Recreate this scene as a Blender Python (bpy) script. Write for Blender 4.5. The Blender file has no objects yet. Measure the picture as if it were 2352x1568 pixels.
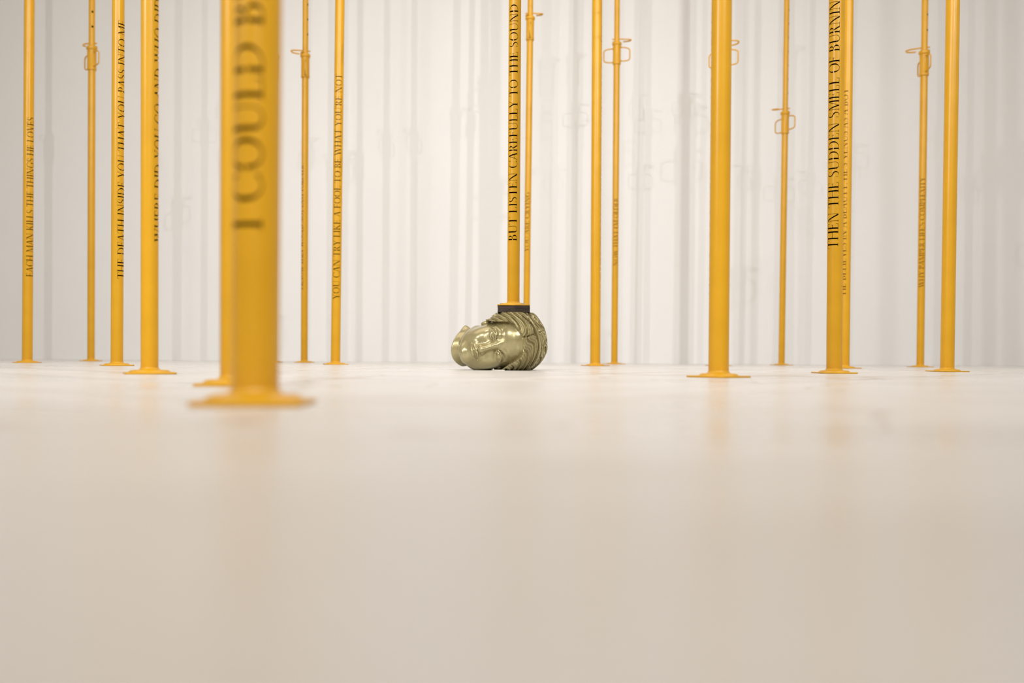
import bpy, bmesh, math, random
import numpy as np
from mathutils import Vector, Matrix
from mathutils.geometry import delaunay_2d_cdt
random.seed(7)
scene = bpy.context.scene
PI = math.pi

# ------------------------------------------------------------------ camera
W, H = 2352.0, 1568.0
F = 2287.0                      # focal length in pixels (35 mm on a 36 mm sensor)
CAM = Vector((0.0, 0.0, 0.0622))
ROLL = 0.0068
HY0 = 817.0                     # horizon row at the picture's middle column
cam_data = bpy.data.cameras.new('camera')
cam_data.sensor_width = 36.0
cam_data.lens = 36.0 * F / W
cam_data.shift_y = (HY0 - H / 2) / W
cam_data.clip_start = 0.02
cam_data.dof.use_dof = True
cam_data.dof.focus_distance = 4.22
cam_data.dof.aperture_fstop = 2.0
cam_data.dof.aperture_blades = 0
cam = bpy.data.objects.new('camera', cam_data)
scene.collection.objects.link(cam)
R_ = Vector((math.cos(ROLL), 0, math.sin(ROLL)))
U_ = Vector((-math.sin(ROLL), 0, math.cos(ROLL)))
cam.matrix_world = Matrix(((R_.x, U_.x, 0, CAM.x), (R_.y, U_.y, -1, CAM.y), (R_.z, U_.z, 0, CAM.z), (0, 0, 0, 1)))
scene.camera = cam

def at(px, py, D):
    """world point that projects to (px, py) at depth D"""
    return CAM + R_ * ((px - 1176) * D / F) + U_ * ((HY0 - py) * D / F) + Vector((0, D, 0))

def floor_depth(px, py):
    # depth where the ray through (px, py) meets z = 0
    dz = R_.z * (px - 1176) / F + U_.z * (HY0 - py) / F
    return -CAM.z / dz

# ------------------------------------------------------------------ world, light, exposure
world = bpy.data.worlds.new('world')
scene.world = world
world.use_nodes = True
world.node_tree.nodes['Background'].inputs[0].default_value = (0.02, 0.02, 0.02, 1)
scene.view_settings.view_transform = 'Standard'
scene.view_settings.look = 'None'
scene.view_settings.exposure = -1.15
scene.view_settings.gamma = 1.0
scene.view_settings.use_curve_mapping = False
YW = 9.3                        # the wall behind the props
XL, XR, YN, ZC = -7.5, 7.5, -4.0, 5.2

def spot(loc, target, power, size=0.03, angle=80, blend=0.8, col=(1.0, 0.90, 0.80)):
    d = bpy.data.lights.new('gallery_or_fill_spot', 'SPOT')
    d.energy = power; d.shadow_soft_size = size; d.spot_size = math.radians(angle); d.spot_blend = blend; d.color = col
    o = bpy.data.objects.new('gallery_or_fill_spot', d); scene.collection.objects.link(o)
    o.location = loc
    o.rotation_euler = (Vector(target) - Vector(loc)).to_track_quat('-Z', 'Y').to_euler()
    return o
def area(loc, rot, sx, sy, power, col=(1.0, 0.93, 0.85), spread=180):
    d = bpy.data.lights.new('fill_light', 'AREA')
    d.shape = 'RECTANGLE'; d.size = sx; d.size_y = sy; d.energy = power; d.spread = math.radians(spread); d.color = col
    o = bpy.data.objects.new('fill_light', d); scene.collection.objects.link(o)
    o.location = loc; o.rotation_euler = rot
    return o
WARM = (1.0, .90, .78)
NEUT = (.98, .99, 1.0)
area((0, 5.2, 5.1), (0, 0, 0), 9.5, 4.0, 300, (1.0, .885, .77), 165)  # added broad fill for soft ambient light, no known fixture
area((0.0, -2.0, 4.9), (math.radians(38), 0, 0), 6.0, 2.0, 350, (1.0, .955, .90), 160)  # added fill behind the camera to brighten near props and floor
spot((2.86, -1.5, 4.37), (-3.3, 9.3, 0.0), 1550, 0.02, 78, 1, NEUT)
spot((-5.26, -1.5, 3.5), (2.8, 9.3, 0.0), 1350, 0.02, 76, 1, NEUT)
spot((-2.49, -1.5, 4.8), (0.6, 9.3, -0.2), 1150, 0.02, 72, 1, NEUT)
spot((6.2, -1.5, 4.5), (3.4, 9.3, 0.0), 950, 0.03, 70, 1, NEUT)  # added fill spot that lifts the right side of the room
spot((0.2, 3.4, 4.8), (0.1, 9.3, -1.6), 430, 0.08, 90, 1, NEUT)
spot((0.3, -2.9, 3.4), (-0.35, 1.5, 0.45), 700, 0.06, 30, 1, (1.0, .97, .93))  # added fill spot aimed at the front prop to brighten it

# ------------------------------------------------------------------ helpers
def link(name, me, parent=None):
    o = bpy.data.objects.new(name, me)
    scene.collection.objects.link(o)
    if parent: o.parent = parent
    return o
def empty(name, loc, label, cat, group=None):
    o = bpy.data.objects.new(name, None); scene.collection.objects.link(o)
    o.location = loc; o['label'] = label; o['category'] = cat
    if group: o['group'] = group
    return o
def mesh_py(name, v, f, mats, fm=None, smooth=True):
    me = bpy.data.meshes.new(name)
    me.from_pydata([tuple(p) for p in v], [], f)
    for m in mats: me.materials.append(m)
    if fm is not None: me.polygons.foreach_set('material_index', fm)
    if smooth: me.polygons.foreach_set('use_smooth', [True] * len(me.polygons))
    me.update()
    return me
def bm_mesh(name, bm, mats, smooth_angle=None):
    me = bpy.data.meshes.new(name)
    bmesh.ops.recalc_face_normals(bm, faces=bm.faces)
    if smooth_angle is not None:
        for f in bm.faces: f.smooth = True
        for e in bm.edges:
            if len(e.link_faces) == 2 and e.calc_face_angle(0) > smooth_angle: e.smooth = False
    bm.to_mesh(me); bm.free()
    for m in mats: me.materials.append(m)
    return me
def revolve(bm, prof, n=48, center=(0, 0, 0)):
    cx, cy, cz = center
    rings = []
    for r, z in prof:
        if r < 1e-6: rings.append([bm.verts.new((cx, cy, cz + z))])
        else: rings.append([bm.verts.new((cx + r * math.cos(2 * PI * k / n), cy + r * math.sin(2 * PI * k / n), cz + z)) for k in range(n)])
    for A, B in zip(rings, rings[1:]):
        for k in range(n):
            k2 = (k + 1) % n
            if len(A) == 1 and len(B) == 1: continue
            if len(A) == 1: bm.faces.new((A[0], B[k2], B[k]))
            elif len(B) == 1: bm.faces.new((A[k], A[k2], B[0]))
            else: bm.faces.new((A[k], A[k2], B[k2], B[k]))
def rounded(pts, r, seg=5, closed=False):
    """polyline with rounded inner corners"""
    out = [Vector(pts[0])]
    for i in range(1, len(pts) - 1):
        p, a, b = Vector(pts[i]), Vector(pts[i - 1]), Vector(pts[i + 1])
        da, db = (a - p), (b - p)
        ra = min(r, da.length * .48); rb = min(r, db.length * .48)
        s, e = p + da.normalized() * ra, p + db.normalized() * rb
        for k in range(seg + 1):
            t = k / seg
            out.append(s * (1 - t) ** 2 + p * 2 * t * (1 - t) + e * t * t)
    out.append(Vector(pts[-1]))
    return out
def tube(bm, pts, r, n=10):
    pts = [Vector(p) for p in pts]
    rings = []
    up = None
    for i, p in enumerate(pts):
        d = (pts[min(i + 1, len(pts) - 1)] - pts[max(i - 1, 0)]).normalized()
        if up is None:
            up = Vector((0, 0, 1)) if abs(d.z) < .9 else Vector((1, 0, 0))
        x = (up - d * up.dot(d)).normalized(); y = d.cross(x); up = x
        rings.append([bm.verts.new(p + (x * math.cos(2 * PI * k / n) + y * math.sin(2 * PI * k / n)) * r) for k in range(n)])
    for A, B in zip(rings, rings[1:]):
        for k in range(n): bm.faces.new((A[k], A[(k + 1) % n], B[(k + 1) % n], B[k]))
    bm.faces.new(rings[0][::-1]); bm.faces.new(rings[-1])

# ------------------------------------------------------------------ materials
def mat(name, col, rough=.5, metal=0.0, coat=0.0, spec=.5):
    m = bpy.data.materials.new(name); m.use_nodes = True
    b = m.node_tree.nodes['Principled BSDF']
    b.inputs['Base Color'].default_value = (*col, 1); b.inputs['Roughness'].default_value = rough
    b.inputs['Metallic'].default_value = metal; b.inputs['Coat Weight'].default_value = coat
    b.inputs['Coat Roughness'].default_value = .08; b.inputs['Specular IOR Level'].default_value = spec
    return m
def noise_col(m, c1, c2, scale, detail=4, vec='Object', stretch=(1, 1, 1), lo=.35, hi=.65, bump=0.0, bscale=None, rough=None):
    nt = m.node_tree; N = nt.nodes; L = nt.links; b = N['Principled BSDF']
    tc = N.new('ShaderNodeTexCoord'); mp = N.new('ShaderNodeMapping'); mp.inputs['Scale'].default_value = stretch
    L.new(tc.outputs[vec], mp.inputs[0])
    nz = N.new('ShaderNodeTexNoise'); nz.inputs['Scale'].default_value = scale; nz.inputs['Detail'].default_value = detail
    L.new(mp.outputs[0], nz.inputs['Vector'])
    cr = N.new('ShaderNodeValToRGB'); cr.color_ramp.elements[0].position = lo; cr.color_ramp.elements[1].position = hi
    cr.color_ramp.elements[0].color = (*c1, 1); cr.color_ramp.elements[1].color = (*c2, 1)
    L.new(nz.outputs['Fac'], cr.inputs[0]); L.new(cr.outputs[0], b.inputs['Base Color'])
    if rough:
        mr = N.new('ShaderNodeMapRange'); mr.inputs['To Min'].default_value = rough[0]; mr.inputs['To Max'].default_value = rough[1]
        mr.inputs['From Min'].default_value = .3; mr.inputs['From Max'].default_value = .7
        L.new(nz.outputs['Fac'], mr.inputs['Value']); L.new(mr.outputs[0], b.inputs['Roughness'])
    if bump:
        n2 = N.new('ShaderNodeTexNoise'); n2.inputs['Scale'].default_value = bscale or scale * 8; n2.inputs['Detail'].default_value = 3
        L.new(mp.outputs[0], n2.inputs['Vector'])
        bp = N.new('ShaderNodeBump'); bp.inputs['Strength'].default_value = bump; bp.inputs['Distance'].default_value = .002
        L.new(n2.outputs['Fac'], bp.inputs['Height']); L.new(bp.outputs[0], b.inputs['Normal'])
    return m

M_yellow = noise_col(mat('yellow_powder_coat', (.8, .36, .012), .3, spec=.5), (.64, .325, .006), (.68, .352, .009), 9, bump=.05, bscale=900)
M_inside = mat('shaded_tube_inside', (.012, .006, .003), .8, spec=.2)  # near-black colour stands in for the shade inside the tube
M_inside_y = mat('orange_tube_inside', (.6, .24, .01), .6)  # orange inner wall given to some far props
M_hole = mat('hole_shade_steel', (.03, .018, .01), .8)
M_wall = noise_col(mat('white_wall_paint', (.84, .80, .755), .7), (.86, .858, .85), (.875, .872, .865), 1.3, bump=.03, bscale=60)
M_ceiling = noise_col(mat('white_ceiling_paint', (.8, .77, .73), .8), (.78, .75, .71), (.8, .77, .73), 1.0)
M_brass = noise_col(mat('polished_brass', (.40, .33, .15), .2, .45, .5), (.365, .312, .15), (.42, .362, .18), 22, detail=5, rough=(.2, .29))
M_ply = noise_col(mat('black_stained_plywood', (.03, .02, .014), .7), (.022, .014, .01), (.055, .034, .02), 14, stretch=(1, 1, 8))
M_steel = mat('zinc_screw_steel', (.62, .6, .58), .3, .9)
M_shim = noise_col(mat('pale_shim_wood', (.8, .74, .66), .6), (.76, .7, .62), (.84, .79, .72), 30)

# polished floor: pale concrete with drawn-out clouding and a few hairline cracks
M_floor = mat('polished_concrete', (.7, .64, .58), .3, 0, 0, .45)
def build_floor_mat():
    nt = M_floor.node_tree; N = nt.nodes; L = nt.links; b = N['Principled BSDF']
    tc = N.new('ShaderNodeTexCoord')
    def noise(scale, detail, st=(1, 1, 1), rot=0.0, dist=0.0):
        mp = N.new('ShaderNodeMapping'); mp.inputs['Scale'].default_value = st; mp.inputs['Rotation'].default_value = (0, 0, rot)
        L.new(tc.outputs['Object'], mp.inputs[0])
        nz = N.new('ShaderNodeTexNoise'); nz.inputs['Scale'].default_value = scale; nz.inputs['Detail'].default_value = detail
        nz.inputs['Distortion'].default_value = dist
        L.new(mp.outputs[0], nz.inputs['Vector']); return nz.outputs['Fac']
    def ramp(fac, c1, c2, lo, hi):
        cr = N.new('ShaderNodeValToRGB'); e = cr.color_ramp.elements
        e[0].position = lo; e[1].position = hi; e[0].color = (*c1, 1); e[1].color = (*c2, 1)
        L.new(fac, cr.inputs[0]); return cr.outputs[0]
    def mix(a, c, fac, typ='MIX'):
        m = N.new('ShaderNodeMix'); m.data_type = 'RGBA'; m.blend_type = typ
        if isinstance(fac, float): m.inputs[0].default_value = fac
        else: L.new(fac, m.inputs[0])
        L.new(a, m.inputs[6]); L.new(c, m.inputs[7]); return m.outputs[2]
    base = ramp(noise(.9, 5, (1, 1, 1), .4, .6), (.70, .688, .665), (.785, .777, .76), .32, .68)
    fine = ramp(noise(3.2, 5, (1, 1.6, 1), -.3, .4), (.93, .915, .90), (1, 1, 1), .3, .6)
    c = mix(base, fine, 1.0, 'MULTIPLY')
    # hairline cracks: thin iso-bands of two stretched noises
    crk = noise(.55, 2, (1, 1, 1), .2, 1.1)
    mr = N.new('ShaderNodeMath'); mr.operation = 'SUBTRACT'; mr.inputs[1].default_value = .5; L.new(crk, mr.inputs[0])
    ab = N.new('ShaderNodeMath'); ab.operation = 'ABSOLUTE'; L.new(mr.outputs[0], ab.inputs[0])
    line = ramp(ab.outputs[0], (.78, .72, .66), (1, 1, 1), .0006, .0018)
    c = mix(c, line, 1.0, 'MULTIPLY')
    L.new(c, b.inputs['Base Color'])
    r = N.new('ShaderNodeMapRange'); r.inputs['To Min'].default_value = .25; r.inputs['To Max'].default_value = .38
    r.inputs['From Min'].default_value = .35; r.inputs['From Max'].default_value = .65
    L.new(noise(2.1, 4, (1, 1, 1), .9), r.inputs['Value']); L.new(r.outputs[0], b.inputs['Roughness'])
    bp = N.new('ShaderNodeBump'); bp.inputs['Strength'].default_value = .12; bp.inputs['Distance'].default_value = .001
    L.new(noise(7, 3), bp.inputs['Height']); L.new(bp.outputs[0], b.inputs['Normal'])
build_floor_mat()

# ------------------------------------------------------------------ the room
def slab(name, lo, hi, m, kind='structure'):
    bm = bmesh.new()
    bmesh.ops.create_cube(bm, size=1)
    for v in bm.verts:
        v.co = Vector([lo[i] + (v.co[i] + .5) * (hi[i] - lo[i]) for i in range(3)])
    o = link(name, bm_mesh(name, bm, [m])); o['kind'] = kind
    return o
T = .2
slab('floor', (XL - T, YN - T, -T), (XR + T, YW + T, 0), M_floor)
slab('wall_back', (XL - T, YW, 0), (XR + T, YW + T, ZC), M_wall)
slab('wall_left', (XL - T, YN, 0), (XL, YW, ZC), M_wall)
slab('wall_right', (XR, YN, 0), (XR + T, YW, ZC), M_wall)
slab('wall_front', (XL - T, YN - T, 0), (XR + T, YN, ZC), M_wall)
slab('ceiling', (XL - T, YN - T, ZC), (XR + T, YW + T, ZC + T), M_ceiling)

# ------------------------------------------------------------------ stencil lettering (high contrast roman capitals, cut through the tube)
def rect(x0, y0, x1, y1): return [(x0, y0), (x1, y0), (x1, y1), (x0, y1)]
SE = .034
def serif(x0, x1, y): return rect(x0, 0, x1, SE) if y == 0 else rect(x0, 1 - SE, x1, 1)
def diag(x0, y0, x1, y1, w): return [(x0, y0), (x0 + w, y0), (x1 + w, y1), (x1, y1)]
def arc(cx, cy, rx, ry, a0, a1, tw, tn, n=9):
    o, i = [], []
    for k in range(n + 1):
        a = math.radians(a0 + (a1 - a0) * k / n)
        th = tn + (tw - tn) * abs(math.cos(a)) ** 1.3
        o.append((cx + rx * math.cos(a), cy + ry * math.sin(a)))
        i.append((cx + (rx - th) * math.cos(a), cy + (ry - min(th, tn * 1.2)) * math.sin(a)))
    return o + i[::-1]
K, T_ = .115, .036             # thick and thin strokes
GAP = (.44, .53)
def stem(x, gap=False, y0=0, y1=1, w=K):
    if not gap: return [rect(x, y0, x + w, y1)]
    return [rect(x, y0, x + w, GAP[0]), rect(x, GAP[1], x + w, y1)]
def oval(cx, rx, lgap=True):
    g = [arc(cx, .5, rx, .52, 90, -90, K, T_, 14)]
    if lgap: g += [arc(cx, .5, rx, .52, 92, 175, K, T_, 8), arc(cx, .5, rx, .52, 185, 268, K, T_, 8)]
    return g
def G(ch):
    """glyph: (advance, [polygons]) in cap heights"""
    s = []
    if ch == 'A': return .78, [diag(.06, 0, .36, 1, T_ + .01), diag(.56, 0, .33, 1, K), rect(.17, .32, .34, .32 + T_), rect(.40, .32, .52, .32 + T_), serif(0, .17, 0), serif(.48, .74, 0)]
    if ch == 'B': return .66, stem(.09, True) + [serif(.02, .3, 0), serif(.02, .3, 1), rect(.18, .50, .34, .50 + T_), arc(.28, .76, .22, .24, 90, -90, K * .9, T_), arc(.30, .26, .27, .26, 90, -90, K, T_)]
    if ch == 'C': return .74, [arc(.42, .5, .38, .52, 92, 268, K, T_, 14), arc(.42, .5, .34, .52, 92, 40, T_, T_, 5), arc(.42, .5, .34, .52, 268, 320, T_, T_, 5), rect(.655, .72, .69, .98), rect(.655, .03, .69, .2)]
    if ch == 'D': return .84, stem(.09, True) + [serif(.02, .34, 0), serif(.02, .34, 1), arc(.30, .5, .46, .5, 90, -90, K, T_, 14)]
    if ch == 'E': return .62, stem(.09) + [serif(.02, .52, 0), serif(.02, .50, 1), rect(.2, .50, .42, .50 + T_), rect(.47, .80, .50, 1), rect(.51, 0, .545, .22), rect(.40, .42, .43, .62)]
    if ch == 'F': return .58, stem(.09) + [serif(.02, .28, 0), serif(.02, .50, 1), rect(.2, .50, .40, .50 + T_), rect(.47, .80, .50, 1), rect(.39, .42, .42, .62)]
    if ch == 'G': return .80, [arc(.42, .5, .38, .52, 92, 268, K, T_, 14), arc(.42, .5, .34, .52, 92, 40, T_, T_, 5), arc(.42, .5, .30, .52, 268, 318, T_, T_, 5), rect(.60, .06, .70, .42), rect(.52, .42, .77, .42 + SE), rect(.655, .74, .69, .98)]
    if ch == 'H': return .86, stem(.09) + stem(.63) + [rect(.2, .50, .43, .50 + T_), rect(.47, .50, .64, .50 + T_), serif(.02, .27, 0), serif(.02, .27, 1), serif(.56, .82, 0), serif(.56, .82, 1)]
    if ch == 'I': return .34, stem(.11) + [serif(.03, .30, 0), serif(.03, .30, 1)]
    if ch == 'K': return .76, stem(.09) + [diag(.2, .42, .54, 1, T_ + .01), diag(.56, 0, .27, .55, K), serif(.02, .27, 0), serif(.02, .27, 1), serif(.47, .64, 1), serif(.49, .76, 0)]
    if ch == 'L': return .60, stem(.09) + [serif(.02, .52, 0), serif(.02, .28, 1), rect(.51, 0, .545, .24)]
    if ch == 'M': return 1.0, [rect(.12, 0, .12 + T_, 1), diag(.14, 1, .43, .0, K * .9)[::-1], diag(.46, 0, .77, 1, T_), rect(.78, 0, .78 + K, 1), serif(.03, .24, 0), serif(.03, .22, 1), serif(.70, .97, 0), serif(.78, .97, 1)]
    if ch == 'N': return .88, [rect(.12, 0, .12 + T_, 1), diag(.12, 1, .62, 0, K)[::-1], rect(.70, 0, .70 + T_, 1), serif(.03, .24, 0), serif(.02, .22, 1), serif(.61, .82, 1)]
    if ch == 'O': return .88, oval(.44, .39)
    if ch == 'P': return .62, stem(.09, True) + [serif(.02, .30, 0), serif(.02, .3, 1), arc(.28, .74, .26, .26, 90, -85, K, T_)]
    if ch == 'R': return .72, stem(.09, True) + [serif(.02, .28, 0), serif(.02, .3, 1), arc(.28, .75, .25, .25, 90, -90, K, T_), diag(.52, 0, .27, .48, K), serif(.5, .72, 0)]
    if ch == 'S': return .58, [arc(.27, .75, .20, .27, 70, 268, K * .75, T_, 9), arc(.29, .26, .22, .28, 90, -112, K * .75, T_, 9), diag(.42, .34, .10, .62, .10), rect(.42, .76, .45, .99), rect(.075, .02, .105, .26)]
    if ch == 'T': return .72, stem(.30) + [serif(.04, .68, 1), serif(.22, .49, 0), rect(.03, .80, .06, 1), rect(.66, .80, .69, 1)]
    if ch == 'U': return .84, [rect(.12, .3, .12 + K, 1), rect(.68, .3, .68 + T_, 1), arc(.42, .3, .30, .32, 182, 268, K, T_, 6), arc(.42, .3, .296, .32, 270, 359, T_, T_, 6), serif(.04, .32, 1), serif(.60, .80, 1)]
    if ch == 'V': return .78, [diag(.40, 0, .10, 1, K)[::1], diag(.40, 0, .64, 1, T_), serif(.02, .30, 1), serif(.56, .76, 1)]
    if ch == 'W': return 1.12, [diag(.32, 0, .08, 1, K), diag(.34, 0, .53, 1, T_), diag(.75, 0, .50, 1, K), diag(.78, 0, .99, 1, T_), serif(.0, .26, 1), serif(.42, .66, 1), serif(.92, 1.1, 1)]
    if ch == 'X': return .78, [diag(.56, 0, .12, 1, K), diag(.08, 0, .58, 1, T_), serif(.01, .22, 0), serif(.48, .77, 0), serif(.04, .30, 1), serif(.5, .70, 1)]
    if ch == 'Y': return .74, [rect(.32, 0, .32 + K, .46), diag(.32, .42, .08, 1, K), diag(.39, .46, .60, 1, T_), serif(.25, .51, 0), serif(.01, .28, 1), serif(.52, .72, 1)]
    if ch == "'": return .20, [rect(.07, .78, .13, 1.0)]
    if ch == ',': return .22, [rect(.07, -.08, .13, .09)]
    if ch == 'o': return 1.0, [[(.5 + .13 * math.cos(2 * PI * k / 14), .5 + .235 * math.sin(2 * PI * k / 14)) for k in range(14)]]   # a round pin hole
    return .34, []
NSEG = 72
STEP = 2 * PI / NSEG
HALF = 12                       # the lettered strip spans 2*12 steps = 120 degrees
CAPANG = math.radians(84)
_cache = {}
def inside(P, poly):
    x, y = P[:, 0], P[:, 1]; c = np.zeros(len(P), bool)
    n = len(poly)
    for i in range(n):
        x0, y0 = poly[i]; x1, y1 = poly[(i + 1) % n]
        if y0 == y1: continue
        m = ((y0 > y) != (y1 > y)) & (x < (x1 - x0) * (y - y0) / (y1 - y0) + x0)
        c ^= m
    return c
def glyph_cell(ch):
    """triangulated strip cell with the glyph removed; coords (ang, t) with t in 0..adv along the tube"""
    if ch in _cache: return _cache[ch]
    adv, polys = G(ch)
    if not polys:
        _cache[ch] = (adv, None, None, None); return _cache[ch]
    # glyph (x,y) -> t = x, ang = +CAP/2 - y*CAP (letter tops towards smaller angle)
    pp = [[(CAPANG / 2 - y * CAPANG, x) for x, y in p] for p in polys]
    vs, es = [], []
    for j in range(-HALF, HALF + 1):
        vs += [(j * STEP, 0.0), (j * STEP, adv)]
        es.append((len(vs) - 2, len(vs) - 1))
        if j > -HALF:
            es += [(len(vs) - 4, len(vs) - 2), (len(vs) - 3, len(vs) - 1)]
    for p in pp:
        b = len(vs); vs += p
        es += [(b + i, b + (i + 1) % len(p)) for i in range(len(p))]
    V, E, Fc, *_ = delaunay_2d_cdt([Vector(v) for v in vs], es, [], 0, 1e-6)
    V = np.array([(v[0], v[1]) for v in V]); Fc = np.array([f[:3] for f in Fc], int)
    cen = V[Fc].mean(axis=1)
    hit = np.zeros(len(Fc), bool)
    for p in pp: hit |= inside(cen, p)
    keep = Fc[~hit]
    a = V[keep]
    cr = (a[:, 1, 0] - a[:, 0, 0]) * (a[:, 2, 1] - a[:, 0, 1]) - (a[:, 1, 1] - a[:, 0, 1]) * (a[:, 2, 0] - a[:, 0, 0])
    keep[cr < 0] = keep[cr < 0][:, ::-1]
    keep = keep[np.abs(cr) > 1e-10]
    cnt = {}
    for f in keep.tolist():
        for i in range(3):
            e = (f[i], f[(i + 1) % 3]); cnt[e] = 1
    rim = []
    for (i, j) in cnt:
        if (j, i) in cnt: continue
        p, q = V[i], V[j]
        if (abs(p[1]) < 1e-7 and abs(q[1]) < 1e-7) or (abs(p[1] - adv) < 1e-6 and abs(q[1] - adv) < 1e-6): continue
        if abs(abs(p[0]) - HALF * STEP) < 1e-6 and abs(abs(q[0]) - HALF * STEP) < 1e-6: continue
        rim.append((i, j))
    _cache[ch] = (adv, V, keep, rim)
    return _cache[ch]

def pipe_mesh(name, R, z0, z1, text='', phi=0.0, zt0=0, zt1=0, wall=.0032, mats=None):
    """hollow tube whose lettering (or pin holes) is cut right through the wall"""
    Vs, Ns, Fs, Fm = [], [], [], []
    def addv(ang, z, inner, nrm=None):
        r = R - wall if inner else R
        Vs.append((r * math.sin(ang), -r * math.cos(ang), z))
        s = -1 if inner else 1
        Ns.append(nrm or (s * math.sin(ang), -s * math.cos(ang), 0)); return len(Vs) - 1
    def grid(angs, za, zb, closed=False):
        for inner in (0, 1):
            lo = [addv(a, za, inner) for a in angs]; hi = [addv(a, zb, inner) for a in angs]
            n = len(angs)
            for k in range(n if closed else n - 1):
                k2 = (k + 1) % n
                f = (lo[k], lo[k2], hi[k2], hi[k]) if not inner else (lo[k2], lo[k], hi[k], hi[k2])
                Fs.append(f); Fm.append(inner)
    ring = [phi + (k - NSEG // 2) * STEP for k in range(NSEG)]
    if not text:
        grid(ring, z0, z1, True)
    else:
        if zt0 - z0 > 1e-4: grid(ring, z0, zt0, True)
        if z1 - zt1 > 1e-4: grid(ring, zt1, z1, True)
        grid([phi + k * STEP for k in range(HALF, NSEG - HALF + 1)], zt0, zt1)
        total = sum(G(c)[0] for c in text)
        sc = (zt1 - zt0) / total
        z = zt0
        for c in text:
            adv, V, keep, rim = glyph_cell(c)
            if V is None:
                grid([phi + k * STEP for k in range(-HALF, HALF + 1)], z, z + adv * sc)
            else:
                base = len(Vs)
                for inner in (0, 1):
                    b = len(Vs)
                    for a, t in V: addv(phi + a, z + t * sc, inner)
                    for f in keep.tolist():
                        Fs.append(tuple(b + i for i in (f if not inner else f[::-1]))); Fm.append(inner)
                for i, j in rim:
                    (a0, t0), (a1, t1) = V[i], V[j]
                    da, dz = (a1 - a0) * R, (t1 - t0) * sc
                    l = math.hypot(da, dz) or 1
                    am = phi + (a0 + a1) / 2
                    # normal of the cut edge points into the opening
                    na, nz = dz / l, -da / l
                    nn = (na * math.cos(am), na * math.sin(am), nz)
                    q = [addv(phi + a0, z + t0 * sc, 0, nn), addv(phi + a1, z + t1 * sc, 0, nn), addv(phi + a1, z + t1 * sc, 1, nn), addv(phi + a0, z + t0 * sc, 1, nn)]
                    Fs.append((q[1], q[0], q[3], q[2])); Fm.append(1)
            z += adv * sc
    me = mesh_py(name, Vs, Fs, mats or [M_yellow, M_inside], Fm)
    me.normals_split_custom_set_from_vertices(Ns)
    return me

# ------------------------------------------------------------------ one telescopic prop
def base_plate_mesh(R, side=.146, rot=0.0, flip=False):
    bm = bmesh.new()
    t = .0055
    c = side / 2; rr = .012
    out = []
    for sx, sy, a0 in ((1, 1, 0), (-1, 1, 90), (-1, -1, 180), (1, -1, 270)):
        for k in range(5):
            a = math.radians(a0 + k * 22.5)
            out.append((sx * (c - rr) + rr * math.cos(a), sy * (c - rr) + rr * math.sin(a)))
    cr, sr = math.cos(rot), math.sin(rot)
    out = [(x * cr - y * sr, x * sr + y * cr) for x, y in out]
    rings = [[bm.verts.new((x * s, y * s, z)) for x, y in out] for s, z in ((.995, .0004), (1, .0012), (1, t - .0008), (.99, t))]
    n = len(out)
    for A, B in zip(rings, rings[1:]):
        for k in range(n): bm.faces.new((A[k], A[(k + 1) % n], B[(k + 1) % n], B[k]))
    bm.faces.new(rings[0][::-1]); bm.faces.new(rings[-1])
    # the pressed boss in its middle and the fillet weld
    h = t + .0068
    revolve(bm, [(.0625, t - .001), (.0600, t + .002), (.0555, h - .0015), (.0515, h), (R + .009, h + .0005), (R + .005, h + .0016), (R + .002, h + .004), (R + .0004, h + .008), (R - .001, h + .0085)], 56)
    if flip:
        for v in bm.verts: v.co.z = -v.co.z
    return bm_mesh('base_plate', bm, [M_yellow], math.radians(32))
def collar_mesh(Ro, Ri, hgt=.185):
    bm = bmesh.new()
    c = Ro * 1.27
    revolve(bm, [(Ro * .9, 0), (c * .97, 0), (c, .003), (c, .016), (c * .965, .019), (c * .965, hgt * .83), (c * 1.15, hgt * .86), (c * 1.17, hgt * .88), (c * 1.17, hgt * .95), (c * 1.1, hgt * .965), (c * .93, hgt * .97), (c * .9, hgt), (Ri * 1.0, hgt + .001)], 40)
    # the raised helical lug on the nut's upper face
    lug = []
    for k in range(13):
        a = math.radians(-70 + 140 * k / 12); lug.append((c * 1.02 * math.cos(a), c * 1.02 * math.sin(a), hgt * .97 + .012 * k / 12))
    tube(bm, lug, .0052, 8)
    return bm_mesh('collar', bm, [M_yellow], math.radians(40))
def handle_mesh(Ro, hgt=.185, reach=.073):
    bm = bmesh.new()
    c = Ro * 1.22
    p = [(c - .006, 0, hgt * .76), (c + reach * .55, 0, hgt * .745), (c + reach, 0, hgt * .68), (c + reach, 0, hgt * .20), (c + reach * .5, 0, hgt * .155), (c - .006, 0, hgt * .16)]
    tube(bm, rounded(p, .018, 5), .0052, 10)
    for z in (.76, .16): 
        bmesh.ops.create_uvsphere(bm, u_segments=10, v_segments=6, radius=.0085, matrix=Matrix.Translation((c, 0, hgt * z)))
    return bm_mesh('handle', bm, [M_yellow], math.radians(50))
def pin_mesh(Ri, hgt=.185, reach=.085, drop=.026, side=.03):
    bm = bmesh.new()
    z = hgt + .022
    p = [(-Ri - .016, 0, z), (Ri + .01, 0, z), (Ri + reach * .75, 0, z - .003), (Ri + reach, side * .3, z - drop * .35), (Ri + reach * .9, side * .7, z - drop * .8), (Ri + reach * .55, side, z - drop), (Ri + reach * .3, side, z - drop)]
    tube(bm, rounded(p, .022, 5), .0055, 10)
    return bm_mesh('locking_pin', bm, [M_yellow], math.radians(50))
_plates = {}
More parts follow.
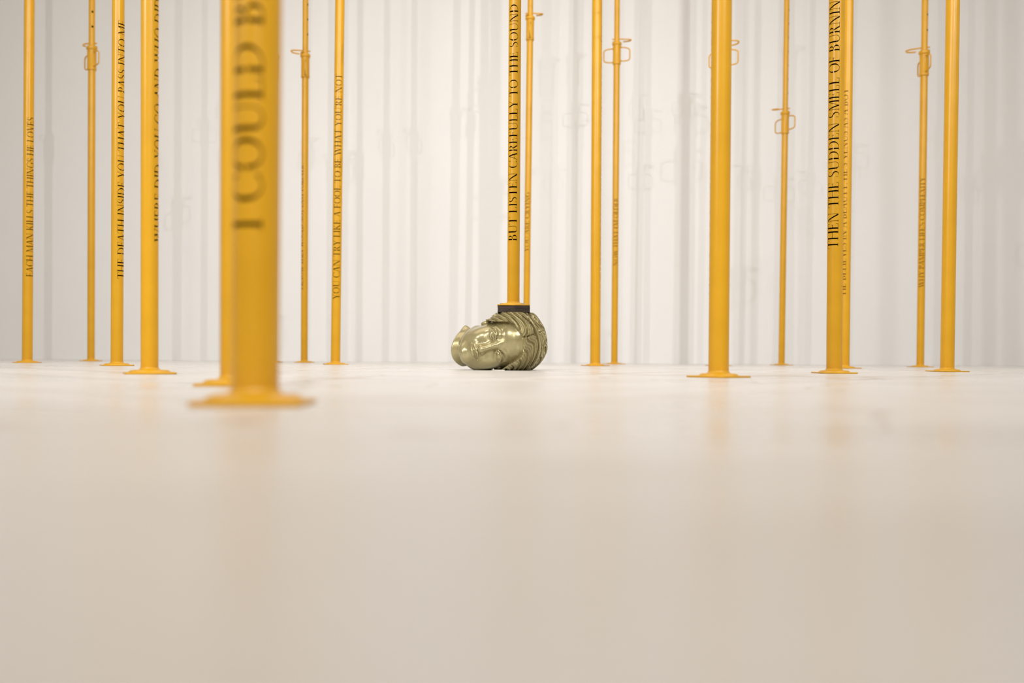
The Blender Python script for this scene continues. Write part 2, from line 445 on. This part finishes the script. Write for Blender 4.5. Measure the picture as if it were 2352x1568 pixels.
def make_prop(base, top_px, w_px, label, zc, text='', ty=(0, 0), phi=0.0, rot=0.0, hang=0.0, pang=0.0, base_z=0.0, depth=None, group='yellow telescopic props', inner=None, bolts=False, hole_phi=20, reach=.085, drop=.026, side=.146):
    """base = (px, py) of the foot; top_px = where its axis leaves the frame at row 0; w_px = tube width in the picture"""
    px, py = base
    D = depth or floor_depth(px, py)
    az = math.degrees(math.atan((1176 - px) / F)); phi += az; hang += az; pang += az; hole_phi += az
    foot = at(px, py, D); foot.z = base_z
    top = at(top_px, 0, D)
    foot.x = foot.x
    lean = math.atan2(top.x - foot.x, top.z - foot.z)
    R = w_px * D / F / 2
    Ri = R * .86
    L = (ZC - foot.z) / math.cos(lean)
    e = empty('telescopic_prop', foot, label, 'prop', group)
    e.rotation_euler = (0, lean, 0)
    tilt_fix = Matrix.Rotation(-lean, 4, 'Y')
    pl = link('base_plate', base_plate_mesh(R, side, rot=rot), e)
    zrow = lambda y: (at(px, y, D).z - foot.z)
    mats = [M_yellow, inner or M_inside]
    if text:
        me = pipe_mesh('outer_tube', R, .012, zc + .02, text, phi=math.radians(phi), zt0=zrow(ty[0]), zt1=zrow(ty[1]), mats=mats)
    else:
        me = pipe_mesh('outer_tube', R, .012, zc + .02, mats=mats)
    link('outer_tube', me, e)
    # inner tube with its row of pin holes
    zi0 = zc - .3
    n = int((L - .02 - (zc + .05)) / .114)
    zt1 = zc + .23 + .114 * max(1, min(n, 18)) * 1.0
    pitch = .114
    seq = 'o'
    # holes: each glyph cell spans 0.058 m of tube, spaced by blanks
    zt0 = zc + .25
    cells = []
    me = holes_mesh(Ri, zi0, L - .012, zt0, pitch, min(n, 18), math.radians(hole_phi))
    link('inner_tube', me, e)
    co = link('collar', collar_mesh(R, Ri), e); co.location = (0, 0, zc); co.rotation_euler = (0, 0, math.radians(hang + 90))
    for k in (0, 1):
        h = link('handle', handle_mesh(R), e); h.location = (0, 0, zc); h.rotation_euler = (0, 0, math.radians(hang + 180 * k))
        if k == 1: h.location.z = zc - .012
    p = link('locking_pin', pin_mesh(Ri, reach=reach, drop=drop), e); p.location = (0, 0, zc); p.rotation_euler = (0, 0, math.radians(pang))
    tp = link('top_plate', base_plate_mesh(Ri, rot=.3, flip=True), e); tp.location = (0, 0, L - .0005)
    if bolts:
        for sx, sy in ((-.052, -.03), (.040, -.047), (-.046, .045), (.05, .04)):
            bm = bmesh.new()
            revolve(bm, [(0, 0), (.0085, 0), (.0085, .0015), (.0062, .0016), (.0062, .0045), (.005, .0062), (0, .0066)], 6)
            b = link('bolt', bm_mesh('bolt', bm, [M_steel], math.radians(30)), e); b.location = (sx, sy, .0055); b['label'] = 'silver screw head'
    return e, D, R
def holes_mesh(R, z0, z1, zt0, pitch, n, phi):
    # reuse the lettering cutter: blank, hole, blank, hole ...
    hole = .046; blank = pitch - hole
    Vtxt = []
    Gl = []
    if n < 1: return pipe_mesh('inner_tube', R, z0, z1, wall=.003)
    global G
    zt1 = zt0 + pitch * n
    if zt1 > z1 - .05:
        n = int((z1 - .05 - zt0) / pitch); zt1 = zt0 + pitch * n
    # advances: 'o' is 1.0 wide and ' ' is .34 wide: two blanks plus one hole = 1.68 units per pitch
    return pipe_mesh('inner_tube', R, z0, z1, '  o' * n, phi=phi, zt0=zt0, zt1=zt1, wall=.003, mats=[M_yellow, M_hole])

P = []
def prop(*a, **k):
    r = make_prop(*a, **k); P.append(r); return r
prop((62.7, 833.0), 67.6, 22.6, 'yellow prop lettered each man kills the things he loves', 2.30, 'EACH MAN KILLS THE THINGS HE LOVES', (636, 270), 24, rot=.33, hang=20)
prop((209, 829.0), 211.3, 16.2, 'thin unlettered prop with punched upper tube, tight against its handles, behind the death prop', 2.235, rot=.2, hang=-62, pang=155, hole_phi=10, reach=.04, drop=.03)
prop((268.5, 839.8), 271.8, 27.3, 'yellow prop lettered the death inside you that you pass into me', 2.9, 'THE DEATH INSIDE YOU THAT YOU PASS INTO ME', (641, 48), 43, rot=.5, hang=30)
prop((343.5, 858.5), 344.0, 39.0, 'yellow prop lettered where did you go, letters turned towards its edge', 2.7, 'WHERE DID YOU GO AND WHO DID', (557, -4), 74, rot=.42, hang=50)
prop((539.5, 885.0), 541, 66, 'thick plain prop half hidden by the big blurred front prop', 2.6, rot=.08, hang=0, side=.136)
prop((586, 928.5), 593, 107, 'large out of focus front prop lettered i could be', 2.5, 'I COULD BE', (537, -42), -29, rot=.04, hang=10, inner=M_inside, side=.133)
prop((625, 832.0), 629, 16.0, 'thin prop almost wholly hidden by the big front prop', 2.16, rot=.1, hang=88, pang=90)
prop((698.8, 832.4), 701.8, 15.4, 'thin prop with long wire pin loop, faint letters on its edge', 2.18, 'I KNOW THEY WOULD NOT LAST FOREVER', (665, 380), -66, rot=.25, hang=88, pang=188, hole_phi=58, drop=.036, reach=.09)
prop((770.5, 837.0), 780.8, 21.6, 'yellow prop lettered you can try like a fool', 2.85, "YOU CAN TRY LIKE A FOOL TO BE WHAT YOU'RE NOT", (688, 172), -3, rot=.3, hang=60)
hp = prop((1179, 703.0), 1183, 28.6, 'yellow prop standing on the bronze head, lettered but listen carefully', 2.2, 'BUT LISTEN CAREFULLY TO THE SOUND OF', (555, -32), -12, rot=.03, hang=20, base_z=None if False else 0.279, depth=4.35, bolts=True, side=.140)
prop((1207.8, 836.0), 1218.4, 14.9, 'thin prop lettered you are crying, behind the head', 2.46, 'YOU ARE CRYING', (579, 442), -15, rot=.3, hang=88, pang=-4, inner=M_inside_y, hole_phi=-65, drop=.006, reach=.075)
prop((1367, 840.2), 1371.6, 23.2, 'plain looking prop with tiny white nicks down its edge, right beside the older prop', 2.9, 'LISTEN CAREFULLY TO THE SOUND OF CRYING', (668, 60), 109, rot=.4, hang=40)
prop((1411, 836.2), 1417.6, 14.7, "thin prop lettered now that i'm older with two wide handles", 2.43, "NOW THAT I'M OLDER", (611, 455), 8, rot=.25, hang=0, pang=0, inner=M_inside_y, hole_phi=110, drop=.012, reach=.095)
prop((1650.3, 866.5), 1657.8, 46.4, 'thick prop hiding all but the handles of another one', 2.5, 'WHERE DID YOU GO AND WHO DID YOU LISTEN TO', (735, 20), -118, rot=.72, hang=70)
prop((1650.5, 840.0), 1664, 16.5, 'thin prop behind the thick one, only its handles stick out', 2.14, rot=.3, hang=-12, pang=-8)
prop((1795, 838.6), 1807.2, 14.2, 'thinnest plain prop with pale reflections and two narrow handles, left of the sudden smell prop', 1.90, rot=.25, hang=-42, pang=170, hole_phi=75, drop=.004, reach=.085)
prop((1915.8, 857.3), 1921.8, 35.2, 'yellow prop lettered then the sudden smell of burning', 2.8, 'THEN THE SUDDEN SMELL OF BURNING', (573, -17), -19, rot=.04, hang=20)
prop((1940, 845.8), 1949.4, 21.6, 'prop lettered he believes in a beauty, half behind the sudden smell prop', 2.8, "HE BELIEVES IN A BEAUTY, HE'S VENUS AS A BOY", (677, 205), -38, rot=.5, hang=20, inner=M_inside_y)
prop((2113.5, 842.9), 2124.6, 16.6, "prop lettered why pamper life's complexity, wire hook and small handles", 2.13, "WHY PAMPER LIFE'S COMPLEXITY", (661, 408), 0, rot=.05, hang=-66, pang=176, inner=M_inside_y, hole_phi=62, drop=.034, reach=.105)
prop((2175.5, 853.6), 2188.6, 30.5, 'plain thick prop without letters, nearest the far right end', 2.8, rot=.4, hang=20)
# ------------------------------------------------------------------ the sculpted head (signed distance field, then surface nets)
def smin(a, b, k):
    h = np.clip(.5 + .5 * (b - a) / k, 0, 1)
    return b + (a - b) * h - k * h * (1 - h)
def smax(a, b, k): return -smin(-a, -b, k)
def sst(x, a, b):
    t = np.clip((x - a) / (b - a), 0, 1); return t * t * (3 - 2 * t)
def ell(p, c, r):
    q = p - np.array(c, float)
    r = np.array(r, float)
    k0 = np.sqrt(((q / r) ** 2).sum(1)); k1 = np.sqrt(((q / r ** 2) ** 2).sum(1))
    return k0 * (k0 - 1) / np.maximum(k1, 1e-6)
def sph(p, c, r):
    q = p - np.array(c, float); return np.sqrt((q * q).sum(1)) - r
def cap(p, a, b, ra, rb):
    a = np.array(a, float); b = np.array(b, float); ab = b - a
    q = p - a; t = np.clip(q @ ab / (ab @ ab), 0, 1)
    d = q - t[:, None] * ab
    return np.sqrt((d * d).sum(1)) - (ra + (rb - ra) * t)
def chain(p, pts, rs):
    d = None
    for i in range(len(pts) - 1):
        c = cap(p, pts[i], pts[i + 1], rs[i], rs[i + 1]); d = c if d is None else np.minimum(d, c)
    return d
def spline(pts, n=12):
    P_ = [np.array(q, float) for q in pts]; P_ = [2 * P_[0] - P_[1]] + P_ + [2 * P_[-1] - P_[-2]]
    out = []
    m = len(P_) - 3
    for i in range(m):
        for k in range(n // m + 1):
            t = k / (n // m + 1)
            a, b, c, d = P_[i:i + 4]
            out.append(.5 * ((2 * b) + (c - a) * t + (2 * a - 5 * b + 4 * c - d) * t * t + (3 * b - a - 3 * c + d) * t ** 3))
    out.append(P_[-2]); return out
# face frame (units: one picture pixel = 1.902 mm): a chin->crown, b sideways, c out of the face
HU = .001902
rho, psi, tht = math.radians(16.5), math.radians(2.5), math.radians(2)
a0_, b0_, c0_ = np.array((math.cos(rho), 0, math.sin(rho))), np.array((-math.sin(rho), 0, math.cos(rho))), np.array((0, -1., 0))
c1_ = math.cos(psi) * c0_ - math.sin(psi) * b0_; b1_ = math.cos(psi) * b0_ + math.sin(psi) * c0_
a2_ = math.cos(tht) * a0_ + math.sin(tht) * c1_; c2_ = math.cos(tht) * c1_ - math.sin(tht) * a0_
AX = np.stack([a2_, b1_, c2_])          # rows: world directions of a, b, c
chin = np.array(at(1054, 817, 4.35 - 60 * HU))
ORG = chin - (AX.T @ np.array([2., 0, 60.])) * HU
Z_TOP = (0.279 - .0005 - .028)          # underside of the block
def to_world(p): return ORG + (p @ AX) * HU

def skin(p):
    q = p.copy(); q[:, 1] = np.abs(q[:, 1])
    d = ell(p, (130, -4, -8), (64, 63, 80))
    d = smin(d, ell(q, (126, 0, 20), (48, 50, 52)), 10)
    d = smin(d, ell(q, (76, 0, 14), (68, 51, 56)), 12)
    d = smin(d, ell(q, (46, 0, 14), (44, 49, 52)), 8)
    d = smin(d, cap(q, (52, 38, 2), (17, 12, 46), 15, 12), 12)
    d = smin(d, ell(q, (15, 0, 52), (12, 16, 13)), 9)
    d = smin(d, ell(q, (64, 26, 42), (26, 19, 23)), 14)
    d = smin(d, ell(q, (42, 0, 58), (18, 19, 15)), 10)
    # neck
    n = cap(p, (70, 2, -26), (-40, 20, -22), 42, 42)
    n = smin(n, sph(p, (22, 52, -36), 11), 18)
    n = smax(n, -(p[:, 0] + 16 - .0115 * (p[:, 1] - 2) ** 2 + .05 * (p[:, 2] + 22)), 4)
    hol = cap(p, (40, 8, -24), (-60, 24, -22), 33, 34)
    n = smax(n, -hol, 2)
    d = smin(d, n, 5)
    base = d
    # eye sockets, brow
    d = smax(d, -ell(q, (90, 22, 80), (12, 17, 17)), 13)
    d = smin(d, chain(q, spline([(96, 9, 66), (103, 20, 66.5), (104, 30, 60.5), (99, 39, 50)], 6), [4, 4, 4, 4, 3.6, 3, 2.4, 1.6, .8, .5, .5, .5]), 10)
    # nose
    d = smin(d, cap(q, (112, 0, 62), (88, 0, 72), 6, 6), 9)
    d = smin(d, cap(q, (98, 0, 66), (56, 0, 82), 4.2, 5.6), 5)
    d = smin(d, cap(q, (100, 0, 60), (60, 0, 70), 6, 9), 7)
    d = smin(d, sph(q, (55, 0, 80), 6.4), 5)
    d = smin(d, ell(q, (55, 7.5, 73), (5.4, 4.8, 7)), 3)
    d = smax(d, -cap(q, (46, 4.4, 78.5), (55, 4.8, 76), 2.2, 1.9), 1.2)
    d = smax(d, -cap(q, (50, 15.2, 71), (60, 14.5, 70), 1.4, .6), 3)
    # eyeball and lids
    d = smin(d, ell(q, (88, 23.5, 55), (11, 15, 12)), 3)
    up = spline([(88, 10.5, 65), (92.3, 16, 68.3), (93.4, 24, 68.3), (90.8, 32, 64.5), (86, 38, 58)], 12)
    lo = spline([(88, 10.5, 65), (84, 17, 68), (82.2, 25, 67), (83.6, 33, 61.5), (86, 38, 58)], 12)
    d = smin(d, chain(q, up, [1.4] + [1.9] * 30), 1.2)
    d = smin(d, chain(q, lo, [1.2] + [1.4] * 30), 1.2)
    cre = [x + np.array((4.6, .8, .6)) for x in up]
    d = smax(d, -chain(q, cre, [.8] + [1.5] * 30), 1.4)
    cre2 = [x + np.array((-2.6, .2, 1.2)) for x in up]
    d = smax(d, -chain(q, cre2[2:-2], [.9] * 30), .8)
    cre3 = [x + np.array((2.1, .2, 1.2)) for x in lo]
    d = smax(d, -chain(q, cre3[2:-2], [.6] * 30), .8)
    iris = np.abs(np.sqrt((q[:, 0] - 88.5) ** 2 + (q[:, 1] - 23.5) ** 2) - 4.6)
    d = smax(d, -sph(q, (88, 13, 67.5), 1.5), 1)
    # mouth
    d = smin(d, chain(q, spline([(43, 0, 75), (44.5, 5, 75.2), (42, 12, 71), (39.5, 18, 61)], 9), [2.3, 2.3, 2.4, 2.4, 2.2, 2.0, 1.8, 1.6, 1.3, 1, .8, .8, .8, .8]), 4.5)
    d = smin(d, chain(q, spline([(34, 0, 74.6), (34.3, 7, 73.2), (36.5, 15, 64.5)], 8), [3.4, 3.4, 3.4, 3.2, 3, 2.6, 2.1, 1.6, 1.2, 1, 1]), 5)
    d = smax(d, -chain(q, spline([(38.2, 0, 74.6), (39.6, 5, 74.2), (38.6, 12, 70.6), (39.6, 19, 65)], 9), [2.4] * 10 + [2.2, 2, 1.7, 1.3, 1, 1, 1]), .7)
    d = smax(d, -ell(q, (26.5, 0, 78), (4.2, 10, 6.5)), 4)
    d = smax(d, -cap(q, (45, 0, 78.5), (48, 0, 77), 1.4, 1.6), 2)
    # small mark on the forehead
    d = smin(d, ell(p, (131, 2, 70.5), (6, 3, 2.5)), 2)
    # ear
    d = smin(d, ell(q, (78, 54, 2), (12, 5, 9)), 2)
    return d, base
def hairg(p):
    """positive inside the hair region (distance from the hair line)"""
    b = np.abs(p[:, 1]); a, c = p[:, 0], p[:, 2]
    ah = np.interp(b, [0, 10, 22, 35, 42, 47, 51, 56, 66], [150, 147.5, 142, 138, 129, 112, 97, 84, 60])
    g1 = a - ah + np.minimum(0, c + 10) * -.0
    g2 = np.minimum(9 - c + .12 * (a - 80), a - 92 - .6 * c)
    return smax(g1 * .8, g2, 6)
def strands(p):
    a, b, c = p[:, 0], p[:, 1], p[:, 2]
    B = np.abs(b); sgn = np.sign(b)
    th = np.arctan2(B, np.maximum(c + 20, 1) ) * 40      # runs round the skull from the parting
    u = a + .0038 * B ** 2 + .10 * np.minimum(c, 60) * -1
    bd = band_d(p)
    u = np.where(bd > 0, 1.25 * bd + .004 * B ** 2, u)
    w = 6.8 * np.sin(th / 4.8 + a * .05 + sgn * .8) + 1.7 * np.sin(th / 2.6 + a * .13 + 1.5 * sgn)
    u = u + w
    rs = lambda x: np.sqrt(np.sin(x) ** 2 + .035)
    k1 = PI * u / 14.5 + 1.1 * np.sin(th / 13 + sgn)
    k2 = PI * u / 5.2 + 1.3 * np.sin(th / 8 + 2 * sgn)
    h = .62 * rs(k1) + .44 * rs(k2)
    return h, th, u
def band_d(p): return (p[:, 0] - .95 * p[:, 2] - 139.5) / 1.38
def headf(p):
    d, base = skin(p)
    g = hairg(p)
    m = sst(g, -1, 4.5)
    h, th, u = strands(p)
    B = np.abs(p[:, 1])
    thick = 5.5 + 4.5 * sst(B, 20, 55) * sst(p[:, 0], 80, 110)
    hair = base - m * thick - sst(g, -1, 5) * (8.8 * h - 4.0)
    hair = hair + np.maximum(0, .5 - g) * 1.6
    # parting
    part = np.exp(-(p[:, 1] / 1.7) ** 2) * sst(p[:, 0], 146, 153) * sst(p[:, 2], 0, 20)
    hair = hair + 4.5 * part
    # headband and its two grooves
    bd = band_d(p)
    on = sst(p[:, 0], 88, 100)
    flat = base - 10.6
    inb = (1 - sst(np.abs(bd), 2.6, 3.4)) * on
    hair = hair * (1 - inb) + flat * inb
    hair = hair + 5.0 * np.exp(-((np.abs(bd) - 4.5) / 1.2) ** 2) * on
    d = np.minimum(d, hair)
    w = to_world(p)
    # rests flat on the floor, carries the block
    d = np.maximum(d, (-w[:, 2] + .0005) / HU)
    d = np.maximum(d, (w[:, 2] - Z_TOP) / HU)
    return d
def surface_nets():
    lo = np.array([-32., -82, -92]); hi = np.array([216., 82, 100]); S = .78
    n = ((hi - lo) / S).astype(int) + 1
    C = 6
    nc = (n // C) + 2
    I = np.stack(np.meshgrid(*[np.arange(k) for k in nc], indexing='ij'), -1).reshape(-1, 3)
    dc = headf(lo + I * (S * C)).reshape(nc)
    act = np.abs(dc) < S * C * 1.6 + 3
    # fine values start from nearest coarse value
    n = (nc - 1) * C + 1
    idx = [np.minimum((np.arange(k) + C // 2) // C, m - 1) for k, m in zip(n, nc)]
    full = dc[np.ix_(*idx)].astype(np.float32)
    am = act[np.ix_(*idx)]
    J = np.argwhere(am)
    vals = np.empty(len(J), np.float32)
    for s in range(0, len(J), 400000):
        vals[s:s + 400000] = headf(lo + J[s:s + 400000] * S)
    full[am] = vals
    neg = full < 0
    x, y, z = full.shape
    occ = np.zeros((x - 1, y - 1, z - 1), np.int8)
    for dx in (0, 1):
        for dy in (0, 1):
            for dz in (0, 1): occ += neg[dx:x - 1 + dx, dy:y - 1 + dy, dz:z - 1 + dz]
    cells = np.argwhere((occ > 0) & (occ < 8))
    vid = -np.ones(occ.shape, int); vid[tuple(cells.T)] = np.arange(len(cells))
    acc = np.zeros((len(cells), 3)); cnt = np.zeros(len(cells))
    cor = [(i, j, k) for i in (0, 1) for j in (0, 1) for k in (0, 1)]
    for i, A in enumerate(cor):
        for B_ in cor[i + 1:]:
            if sum(abs(s - t) for s, t in zip(A, B_)) != 1: continue
            va = full[tuple((cells + A).T)]; vb = full[tuple((cells + B_).T)]
            m = (va < 0) != (vb < 0)
            t = np.where(m, va / np.where(m, va - vb, 1), 0)
            pt = np.array(A) + t[:, None] * (np.array(B_) - np.array(A))
            acc[m] += pt[m]; cnt[m] += 1
    V = lo + (cells + acc / cnt[:, None]) * S
    quads = []
    for ax in range(3):
        o1, o2 = [(1, 2), (2, 0), (0, 1)][ax]
        sl0 = [slice(0, k - 1) for k in (x, y, z)]; sl1 = [slice(0, k - 1) for k in (x, y, z)]
        sl1[ax] = slice(1, (x, y, z)[ax])
        a_, b_ = neg[tuple(sl0)], neg[tuple(sl1)]
        E = np.argwhere(a_ != b_)
        E = E[(E[:, o1] > 0) & (E[:, o2] > 0)]
        s = a_[tuple(E.T)]
        e1 = np.zeros(3, int); e1[o1] = 1; e2 = np.zeros(3, int); e2[o2] = 1
        q = np.stack([vid[tuple((E - e1 - e2).T)], vid[tuple((E - e2).T)], vid[tuple(E.T)], vid[tuple((E - e1).T)]], 1)
        q[~s] = q[~s][:, ::-1]
        quads.append(q)
    Q = np.concatenate(quads); Q = Q[(Q >= 0).all(1)]
    return V, Q
def build_head():
    V, Q = surface_nets()
    Wd = to_world(V)
    # one light relaxation so the voxel steps vanish in the polish
    for _ in range(1):
        s = np.zeros_like(Wd); c = np.zeros(len(Wd))
        for i in range(4):
            a, b = Q[:, i], Q[:, (i + 1) % 4]
            np.add.at(s, a, Wd[b]); np.add.at(c, a, 1); np.add.at(s, b, Wd[a]); np.add.at(c, b, 1)
        Wd = Wd * .6 + (s / np.maximum(c, 1)[:, None]) * .4
    hv = (hairg(V) > -3.5)[:, None]
    for _ in range(2):
        s = np.zeros_like(Wd); c = np.zeros(len(Wd))
        for i in range(4):
            a, b = Q[:, i], Q[:, (i + 1) % 4]
            s += np.stack([np.bincount(a, Wd[b, k], len(Wd)) + np.bincount(b, Wd[a, k], len(Wd)) for k in range(3)], 1)
            c += np.bincount(a, minlength=len(Wd)) + np.bincount(b, minlength=len(Wd))
        Wd = np.where(hv, Wd * .5 + (s / np.maximum(c, 1)[:, None]) * .5, Wd)
    cen = V[Q].mean(1)
    g = hairg(cen); sk = skin(cen)[0]
    hairf = (g > -2.2) & (sk > .6)
    bandf = hairf & (np.abs(band_d(cen)) < 3.0) & (cen[:, 0] > 96)
    # one set of normals for the whole casting, so the parts meet without a crease
    fn = np.cross(Wd[Q[:, 2]] - Wd[Q[:, 0]], Wd[Q[:, 3]] - Wd[Q[:, 1]])
    vn = np.zeros_like(Wd)
    for i in range(4): np.add.at(vn, Q[:, i], fn)
    vn /= np.maximum(np.linalg.norm(vn, axis=1), 1e-12)[:, None]
    org = Vector(at(1150, 849.7, 4.35)); org.z = 0
    e = empty('sculpted_head', org, 'polished bronze head of a woman lying on its side, face to the viewer', 'sculpture')
    for name, mask in (('face', ~hairf), ('hair', hairf & ~bandf), ('headband', bandf)):
        q = Q[mask]
        ids, inv = np.unique(q, return_inverse=True)
        me = mesh_py(name, Wd[ids] - np.array(org), inv.reshape(q.shape).tolist(), [M_brass])
        me.normals_split_custom_set_from_vertices([tuple(x) for x in vn[ids]])
        o = link(name, me, e)
    print('HEAD verts', len(V), 'zmin', Wd[:, 2].min(), 'zmax', Wd[:, 2].max(), 'ymin', Wd[:, 1].min(), Wd[:, 1].max(), 'xr', Wd[:, 0].min(), Wd[:, 0].max())
build_head()

# black laminated block between head and prop, screwed to the plate
def block():
    c = at(1180, 710, 4.35)
    e = empty('support_block', (c.x, 4.35, Z_TOP), 'black layered plywood block between the bronze head and the prop plate', 'block')
    z = 0
    for k in range(4):
        bm = bmesh.new(); bmesh.ops.create_cube(bm, size=1)
        s = .0695 - (.0004 if k % 2 else 0)
        for v in bm.verts: v.co = Vector((v.co.x * 2 * s, v.co.y * 2 * s, z + (v.co.z + .5) * .0069))
        bmesh.ops.bevel(bm, geom=bm.edges[:], offset=.0008, segments=1, affect='EDGES')
        link('layer', bm_mesh('layer', bm, [M_ply]), e); z += .007
block()
# thin pale shim wedged under the cheek
def shim():
    a = at(1146, 849.6, 4.30)
    bm = bmesh.new(); bmesh.ops.create_cube(bm, size=1)
    for v in bm.verts: v.co = Vector((v.co.x * .05, v.co.y * .05, .0015 + v.co.z * (.0028 + .0008 * v.co.x)))
    bmesh.ops.bevel(bm, geom=bm.edges[:], offset=.0004, segments=1, affect='EDGES')
    o = link('shim', bm_mesh('shim', bm, [M_shim])); o.location = (a.x, 4.2, 0.0002)
    o['label'] = 'thin pale shim lying on the floor under the bronze head'; o['category'] = 'shim'
shim()
